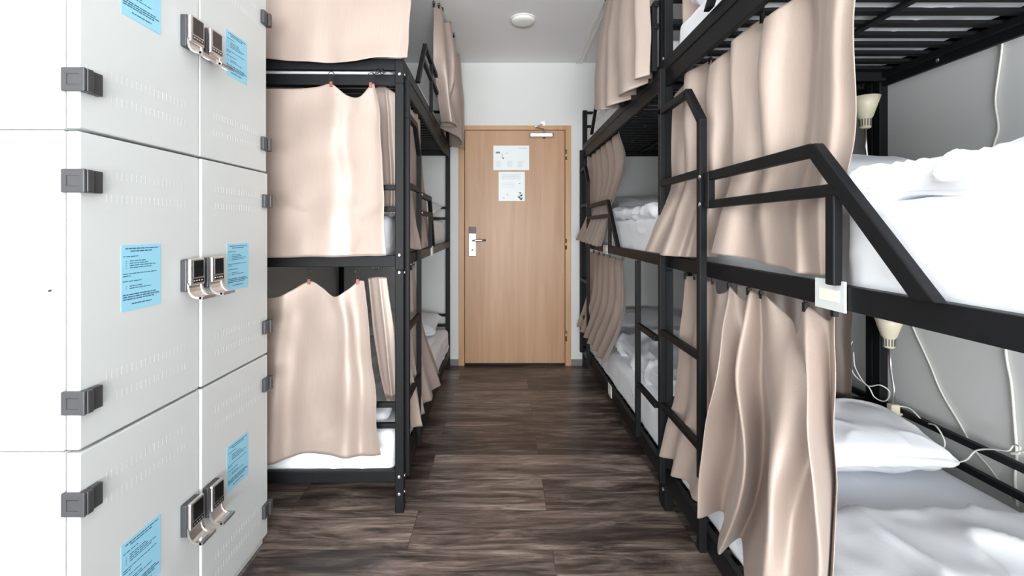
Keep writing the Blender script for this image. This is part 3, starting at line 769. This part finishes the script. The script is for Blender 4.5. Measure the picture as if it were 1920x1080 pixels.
# edge strips of the side curtains turned round the corner
y3 = 2.10
cloth('curtain', [row(y3, (703, 165), (716, 160), (728, 166), (742, 175)), row(y3, (708, 240), (722, 240), (734, 240), (748, 240)), row(y3, (716, 345), (727, 346), (738, 345), (752, 345)),
                  row(y3, (716, 400), (727, 402), (738, 401), (752, 400))],
      'narrow strip of beige curtain at the near corner post, middle tier of the left bunk', CG, nu=30, folds=S(1.5, .008, nrm=(0, 1, 0), tang=(1, 0, 0)), seed=4)
cloth('curtain', [row(y3, (690, 522), (700, 520), (712, 519), (724, 520)), row(y3, (700, 620), (712, 620), (724, 620), (738, 620)),
                  row(y3, (712, 700), (722, 702), (732, 704), (742, 705)), row(y3, (724, 752), (731, 757), (738, 760), (747, 764))],
      'narrow slanting strip of beige curtain beside the corner post, lowest left tier', CG, nu=30, folds=S(1.2, .010, nrm=(0, 1, 0), tang=(1, 0, 0)), seed=6)
# --- left bed, aisle side
def col(X, *pts): return [PX(px, py, X) for px, py in pts]
def ncol(cols):     # transpose: columns -> rows
    return [list(r) for r in zip(*cols)]
xs = -.47
def yz(x, Y, Z): return Vector((x, Y, Z))
cloth('curtain', ncol([[yz(-.475, 2.06, 1.83), yz(-.475, 2.06, 1.6), yz(-.47, 2.06, 1.35), yz(-.455, 2.06, 1.14)],
                       [yz(-.47, 2.2, 1.84), yz(-.475, 2.2, 1.6), yz(-.475, 2.22, 1.35), yz(-.435, 2.2, 1.125)],
                       [yz(-.475, 2.34, 1.83), yz(-.475, 2.36, 1.6), yz(-.475, 2.42, 1.35), yz(-.43, 2.4, 1.115)],
                       [yz(-.475, 2.46, 1.84), yz(-.475, 2.52, 1.6), yz(-.48, 2.66, 1.35), yz(-.45, 2.62, 1.13)],
                       [yz(-.475, 2.58, 1.83), yz(-.48, 2.68, 1.6), yz(-.485, 2.85, 1.38), yz(-.465, 2.82, 1.15)]]),
      'beige aisle-side curtain of the left bunk, middle tier, behind the small guard rail', CG, nu=110, folds=S(5, .012, .006, ph=.5, top=.8), clips=(.1, .35, .6, .9), seed=9)
cloth('curtain', ncol([[yz(-.48, 2.10, 1.02), yz(-.475, 2.10, .8), yz(-.47, 2.10, .5), yz(-.44, 2.12, .30)],
                       [yz(-.48, 2.2, 1.03), yz(-.48, 2.2, .8), yz(-.46, 2.24, .55), yz(-.41, 2.24, .27)],
                       [yz(-.48, 2.3, 1.02), yz(-.48, 2.32, .8), yz(-.47, 2.38, .55), yz(-.43, 2.42, .28)],
                       [yz(-.48, 2.40, 1.03), yz(-.475, 2.44, .8), yz(-.45, 2.56, .55), yz(-.395, 2.66, .29)],
                       [yz(-.48, 2.48, 1.02), yz(-.475, 2.56, .8), yz(-.45, 2.74, .55), yz(-.40, 2.88, .32)]]),
      'grey-beige aisle-side curtain of the left bunk, lowest tier, trailing toward the floor', CG, nu=120, folds=S(5, .020, .008, ph=.3, top=.6), clips=(.1, .35, .6, .9), seed=10)
# ceiling-hung side curtain, far end of the left bed
z0c = [yz(-.452, 2.98, 2.66), yz(-.41, 3.06, 2.67), yz(-.45, 3.22, 2.66), yz(-.375, 3.26, 2.67), yz(-.45, 3.46, 2.66), yz(-.37, 3.50, 2.67), yz(-.45, 3.72, 2.66), yz(-.37, 3.86, 2.67), yz(-.40, 4.05, 2.66)]
z1c = [yz(-.462, 3.04, 2.3), yz(-.375, 3.06, 2.3), yz(-.47, 3.26, 2.3), yz(-.345, 3.28, 2.3), yz(-.46, 3.5, 2.3), yz(-.345, 3.56, 2.3), yz(-.45, 3.78, 2.3), yz(-.345, 3.88, 2.3), yz(-.362, 4.06, 2.3)]
z2c = [yz(-.435, 3.18, 1.95), yz(-.355, 3.12, 1.935), yz(-.335, 3.24, 1.93), yz(-.46, 3.34, 1.95), yz(-.345, 3.50, 1.91), yz(-.335, 3.66, 1.88), yz(-.45, 3.8, 1.9), yz(-.345, 3.92, 1.90), yz(-.352, 4.04, 1.89)]
cloth('curtain', [z0c, z1c, z2c], 'shaded brown-beige curtain hung from the ceiling over the left bunk, near the door', CG, nu=150, clips=(0, .06, .12, .25, .4, .6, .8, 1), clip_up=.02, seed=12, wr=.006)

# --- right far bed
t0 = []; t1 = []; t2 = []
fx = [(.575, 2.90), (.60, 2.84), (.70, 2.80), (.63, 2.66), (.585, 2.60), (.70, 2.54), (.70, 2.44), (.595, 2.38), (.60, 2.30), (.70, 2.24), (.69, 2.16), (.60, 2.10), (.655, 2.06)]
zz = [1.965, 1.945, 1.95, 1.915, 1.905, 1.93, 1.925, 1.895, 1.895, 1.925, 1.92, 1.895, 1.905]
for (x, y), z in zip(fx, zz):
    t0.append(yz(.665+(x-.65)*.35, y, 2.66)); t1.append(yz(x+.004*math.sin(y*20), y, 2.3)); t2.append(yz(x-.004+.06*(x-.65), y-.01, z))
cloth('curtain', [t0, t1, t2], 'beige curtain gathered in deep folds, hanging from the ceiling on the far right bunk', CG, nu=170, clips=(0, .2, .4, .6, .8, 1), clip_up=.02, seed=14, wr=.006)
def gathered(ytop, ymid, ybot, ztop, zmid, zbot, xt, xm, xb, n=6, amp=(.012, .02, .03), yst=1):
    rows_ = []
    for (y0_, y1_), z, x, a in ((ytop, ztop, xt, amp[0]), (ymid, zmid, xm, amp[1]), (ybot, zbot, xb, amp[2])):
        r_ = []
        for i in range(2*n+1):
            t = i/(2*n); zz_ = z[0]+(z[1]-z[0])*t if isinstance(z, tuple) else z
            r_.append(yz(x+a*(1 if i % 2 else -1), y0_+(y1_-y0_)*t, zz_+(.012*(i % 2) if z == ztop else 0)))
        rows_.append(r_)
    return rows_
# far bed, middle tier: hangs down then is tucked behind the guard
c_ = [row_ for row_ in gathered((3.98, 2.92), (3.92, 2.80), (3.95, 3.08), (1.83, 1.83), (1.55, 1.62), (1.12, 1.10), .735, .74, .64, n=6, amp=(.012, .02, .026))]
rmid = [yz(.715+(.012 if i % 2 else -.012), 3.86+(3.06-3.86)*i/12, 1.37) for i in range(13)]
cloth('curtain', [c_[0], c_[1], rmid, c_[2]], 'beige curtain bunched behind the guard rail on the middle tier of the far right bunk', CG, nu=160, rowpos=[0, .35, .65, 1], clips=(.05, .3, .6, .95), seed=15)
c_ = gathered((3.9, 2.84), (3.86, 2.76), (4.0, 3.02), (1.02, 1.02), (.7, .7), (.37, .33), .74, .72, .66, n=6, amp=(.012, .022, .03))
cloth('curtain', c_, 'beige curtain drawn to the far end of the lowest tier on the far right bunk', CG, nu=160, clips=(.05, .3, .6, .95), seed=16)

# --- right near bed, middle tier: the big curtain
def net_from(cols_): return [list(r) for r in zip(*cols_)]
# each column: (Y, [x at rows], [z at rows])
rowsz = None
big = []
ys_t = [2.00, 1.90, 1.82, 1.70, 1.62, 1.52, 1.44, 1.34, 1.24, 1.13, 1.03, .945]
zt   = [1.80, 1.825, 1.835, 1.845, 1.800, 1.840, 1.815, 1.845, 1.80, 1.83, 1.81, 1.84]
xt_  = [.735, .755, .722, .765, .722, .770, .722, .770, .720, .765, .735, .748]
ys_m = [1.98, 1.89, 1.80, 1.70, 1.61, 1.52, 1.43, 1.34, 1.25, 1.14, 1.04, .945]
x_m  = [.712, .760, .708, .770, .708, .780, .712, .785, .708, .780, .740, .745]
x_g  = [.700, .735, .705, .735, .706, .745, .706, .750, .712, .748, .725, .735]
ys_b = [2.02, 1.93, 1.83, 1.75, 1.66, 1.55, 1.46, 1.33, 1.22, 1.10, 1.02, .95]
x_b  = [.615, .640, .640, .690, .690, .720, .660, .712, .712, .700, .704, .708]
z_b  = [1.125, 1.120, 1.115, 1.115, 1.120, 1.128, 1.145, 1.135, 1.128, 1.12, 1.12, 1.125]
rm = lambda L_, e_: [L_[0]+(q-L_[0])*(L_[0]-e_)/(L_[0]-L_[-1]) for q in L_]
ys_t = rm(ys_t, .985); ys_m = rm(ys_m, .99); ys_b = rm(ys_b, .975)
R0 = [yz(a, b_, c) for a, b_, c in zip(xt_, ys_t, zt)]
R1 = [yz(a, b_, 1.62) for a, b_ in zip(x_m, ys_m)]
R2 = [yz(a+.012, b_, 1.41) for a, b_ in zip(x_g, ys_m)]
R3 = [yz(a*.6+c*.4, b_, 1.28) for a, b_, c in zip(x_g, ys_m, x_b)]
R4 = [yz(a, b_, c) for a, b_, c in zip(x_b, ys_b, z_b)]
cloth('curtain', [R0, R1, R2, R3, R4], 'large beige satin curtain on the middle tier, behind the slanted guard rail', CG,
      nu=260, nv=110, rowpos=[0, .3, .58, .77, 1], folds=S(9, .006, .004, ph=1.1, top=.6, skew=1.5, warp=1.2), clips=(.09, .27, .45, .63, .82, 1), clip_up=.045, seed=17, ringn=(1, 0, 0), wr=.008)

# --- right near bed, lowest tier: deep glossy folds
low = {   # (Y, X, Z) along the cloth for four heights; crests stand out into the aisle
 0: ([1.86, 1.80, 1.73, 1.66, 1.58, 1.54, 1.50, 1.45, 1.375, 1.36, 1.285, 1.22, 1.15, 1.115, 1.08, 1.035],
     [.73, .75, .73, .75, .73, .755, .725, .75, .73, .76, .725, .755, .73, .72, .75, .735]),
 1: ([1.86, 1.80, 1.73, 1.66, 1.58, 1.50, 1.41, 1.42, 1.31, 1.33, 1.22, 1.12, 1.07, .99, 1.05, 1.00],
     [.705, .735, .705, .735, .71, .735, .650, .735, .655, .740, .695, .675, .735, .650, .740, .712]),
 2: ([1.89, 1.82, 1.74, 1.67, 1.59, 1.52, 1.42, 1.45, 1.24, 1.32, 1.18, 1.07, 1.05, .935, 1.03, .985],
     [.700, .730, .700, .730, .700, .725, .612, .725, .640, .735, .690, .610, .665, .632, .735, .703]),
 3: ([1.93, 1.85, 1.78, 1.70, 1.60, 1.53, 1.43, 1.46, 1.30, 1.35, 1.20, 1.06, 1.00, .95, .98, .95],
     [.645, .690, .640, .680, .655, .680, .600, .690, .605, .690, .630, .580, .610, .600, .680, .650])}
ys_t, x_t = low[0]; ys_m, x_m = low[1]; ys_l, x_l = low[2]; ys_b, x_b = low[3]
z_t = [1.030, 1.035, 1.02, 1.035, 1.0, 1.02, 1.038, 1.0, 1.038, 1.03, 1.035, .985, .965, 1.035, 1.01, 1.04]
z_b = [.275, .29, .275, .29, .29, .31, .325, .325, .315, .32, .30, .29, .30, .28, .30, .31]
R0 = [yz(a, b_, c) for a, b_, c in zip(x_t, ys_t, z_t)]
R1 = [yz(a, b_, .80) for a, b_ in zip(x_m, ys_m)]
R2 = [yz(a, b_, .55) for a, b_ in zip(x_l, ys_l)]
R3 = [yz(a, b_, c) for a, b_, c in zip(x_b, ys_b, z_b)]
cloth('curtain', [R0, R1, R2, R3], 'glossy beige satin curtain in deep folds on the lowest tier of the nearest right bunk', CG,
      nu=300, nv=120, rowpos=[0, .3, .65, 1], folds=S(6, .004, .003, ph=.6, top=.5, skew=2, warp=2), clips=(.0, .067, .2, .4, .533, .6, .87, 1), clip_up=.04, seed=19, ringn=(1, 0, 0), wr=.010)
# --- end curtains between the two right beds
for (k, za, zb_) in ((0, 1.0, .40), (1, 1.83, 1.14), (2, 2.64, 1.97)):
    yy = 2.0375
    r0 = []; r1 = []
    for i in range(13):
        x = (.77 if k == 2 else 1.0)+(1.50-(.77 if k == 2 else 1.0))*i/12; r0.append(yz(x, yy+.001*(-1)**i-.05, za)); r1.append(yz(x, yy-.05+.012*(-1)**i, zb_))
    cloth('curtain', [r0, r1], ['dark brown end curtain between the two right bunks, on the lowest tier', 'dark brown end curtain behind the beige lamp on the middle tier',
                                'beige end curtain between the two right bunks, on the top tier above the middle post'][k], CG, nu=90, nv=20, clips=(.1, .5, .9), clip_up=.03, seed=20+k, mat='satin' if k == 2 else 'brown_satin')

# ------------------------------------------------------------------ lamps
def lamp(x, y, ztop, zneck, zclamp, label, lean=0):
    e = empty('clip_lamp', (x, y, zclamp)); tag(e, label, 'lamp', 'beige clip lamps')
    b = MB(); h = ztop-zneck
    b.lathe((x-lean, y, 0), [(.014, zneck), (.020, zneck+.004), (.021, zneck+h*.33), (.026, zneck+h*.36), (.040, zneck+h*.7), (.052, ztop), (.050, ztop), (.038, zneck+h*.7), (.018, zneck+h*.4)], n=40)
    sh = b.build('lamp_shade', M['lamp'], e)
    b = MB()
    for i in range(14):
        a = 2*PI*i/14; c, s_ = math.cos(a), math.sin(a)
        b.beam((x-lean+c*.0207, y+s_*.0207, zneck+.010), (x-lean+c*.0214, y+s_*.0214, zneck+h*.30), (-s_, c, 0), .003, (c, s_, 0), .0016)
    b.build('vent_slots', M['gap'], sh)
    b = MB(); b.tube([(x-lean, y, zneck+.003), (x-lean*.6, y, zneck-(zneck-zclamp)*.35), (x+.003, y, zneck-(zneck-zclamp)*.7), (x, y, zclamp)], .0055, 10); b.build('gooseneck', M['chrome'], e)
    b = MB(); b.box(x-.018, x+.018, y-.014, y+.014, zclamp-.03, zclamp+.012); b.box(x-.012, x+.045, y-.010, y+.010, zclamp-.034, zclamp-.024); b.build('clamp', M['lamp'], e, bevel=.004)
lamp(1.492, 1.90, 1.762, 1.632, 1.43, 'beige cone clip lamp above the middle-tier pillow of the nearest right bunk', lean=.008)
lamp(1.600, 1.90, .862, .732, .49, 'beige cone clip lamp half hidden under the middle rail, above the lowest-tier pillow', lean=.018)

# ------------------------------------------------------------------ cords
def spline(pts, n=10):
    pts = [Vector(p) for p in pts]; out = []
    for i in range((len(pts)-1)*n+1): out.append(crs(pts, i/n))
    return out
xw = WXR-.006
def cord(pts, label, r=.004, grp='white cords on the right wall'):
    b = MB(); b.tube(spline(pts), r, 8); o = b.build('power_cord', M['cord'], origin=pts[0]); tag(o, label, 'cord', grp); return o
cord([PX(1884, 20, xw), PX(1880, 60, xw), PX(1878, 95, xw), PX(1872, 140, xw), PX(1866, 190, xw), PX(1872, 240, xw), PX(1864, 270, xw), PX(1856, 300, xw), PX(1850, 345, xw)], 'white power cord running down the wall above the middle-tier duvet')
cord([PX(1883, 560, xw), PX(1886, 660, xw), PX(1896, 720, xw), PX(1902, 790, xw), PX(1906, 850, xw), PX(1903, 900, xw), PX(1908, 950, xw)], 'thick white vertical cord on the wall above the lowest-tier duvet', .005)
cord([PX(1690, 560, xw), PX(1711, 612, xw), PX(1742, 680, xw), PX(1765, 735, xw), PX(1800, 795, xw), PX(1826, 842, xw), PX(1858, 880, xw), PX(1900, 940, xw)], 'white cord slanting down the wall behind the lowest-tier side bars', .004)
cord([(1.600, 1.905, .492), (1.63, 1.86, .50), (1.635, 1.80, .47), (1.625, 1.74, .48), (1.62, 1.70, .44), (1.62, 1.71, .40), (1.60, 1.70, .38)], 'short white cord drooping from the lower clip lamp onto the pillow side', .003)
cord([PX(1600, 660, 1.55), PX(1604, 690, 1.55), PX(1625, 722, 1.56), PX(1650, 722, 1.57), PX(1668, 735, 1.60), PX(1660, 752, 1.60), PX(1640, 745, 1.58), PX(1628, 725, 1.57), PX(1600, 700, 1.55), PX(1592, 660, 1.55), PX(1598, 640, 1.55)], 'looped thin white cord hanging behind the lowest-tier pillow', .0028)
cord([PX(1790, 868, 1.59), PX(1812, 862, 1.61), PX(1830, 845, 1.625), PX(1860, 842, 1.625), PX(1890, 845, 1.625), PX(1900, 835, 1.625), PX(1912, 838, 1.625), PX(1910, 850, 1.625), PX(1895, 850, 1.625), PX(1925, 846, 1.625)], 'thin white cord knotted round the side bar at the lowest tier', .0032)

# ------------------------------------------------------------------ tags on the rails
def railtag(B, s0, s1, z0, z1, label, t=-.001):
    e = empty('bed_tag', B.P((s0+s1)/2, 0, (z0+z1)/2)); tag(e, label, 'tag', 'tag holders on the bed rails')
    b = MB(); B.box(b, s0, s1, t-.004, t+.001, z0, z1); b.build('holder', M['tag'], e, bevel=.001)
    b = MB(); m_ = (s1-s0)*.17; B.box(b, s0+m_, s1-m_, t-.005, t-.0035, z0+(z1-z0)*.30, z1-(z1-z0)*.32); b.build('card', M['tag_card'], e)
Ya = .695*F/(1532-CX); Yb = .695*F/(1588-CX)
railtag(BN, 2.035-Ya, 2.035-Yb, 1.052, 1.116, 'translucent white tag holder with cream card on the middle rail of the nearest bunk')
railtag(BF, 4.105-3.22, 4.105-3.10, 1.05, 1.11, 'small white tag holder on the middle rail of the far right bunk')
railtag(BF, 4.105-3.07, 4.105-2.98, .125, .20, 'small white tag on the lowest side rail of the far right bunk, near the floor')
railtag(BL, .84, .92, 1.052, 1.115, 'small beige-white tag on the middle rail of the left bunk beside the aisle', t=-.001)

# dot on the wall-side panel: small black screw cap on the near locker side
b = MB(); p = PY(95, 545, 1.006); b.lathe((p.x, 1.004, p.z), [(.0024, .002), (.0024, -.002)], 'y', 12)
tag(b.build('screw_cap', M['gap'], origin=(p.x, 1.004, p.z)), 'tiny black dot on the bright side of the lockers', 'screw')
b = MB(); p = PY(708, 502, 1.99)
for i in range(3): b.torus((p.x-.012+.012*i, 1.985, p.z+.0), .008, .0016, (0, 1, 0), None)
tag(b.build('spare_ring', M['ring'], origin=p), 'bunch of dark metal rings hanging under the middle end rail at the left corner post', 'ring')

b = MB(); p = PY(712, 136, 1.99)
for i in range(5): b.torus((p.x-.020+.010*i, 1.982+.003*(i % 2), p.z+.004*(i % 3)), .009, .0018, (.5, 1, .2*i), None)
tag(b.build('spare_ring', M['ring'], origin=p), 'tangle of dark metal rings under the top end rail at the left corner post', 'ring')

for o in bpy.data.objects:
    if '_o' in o: del o['_o']
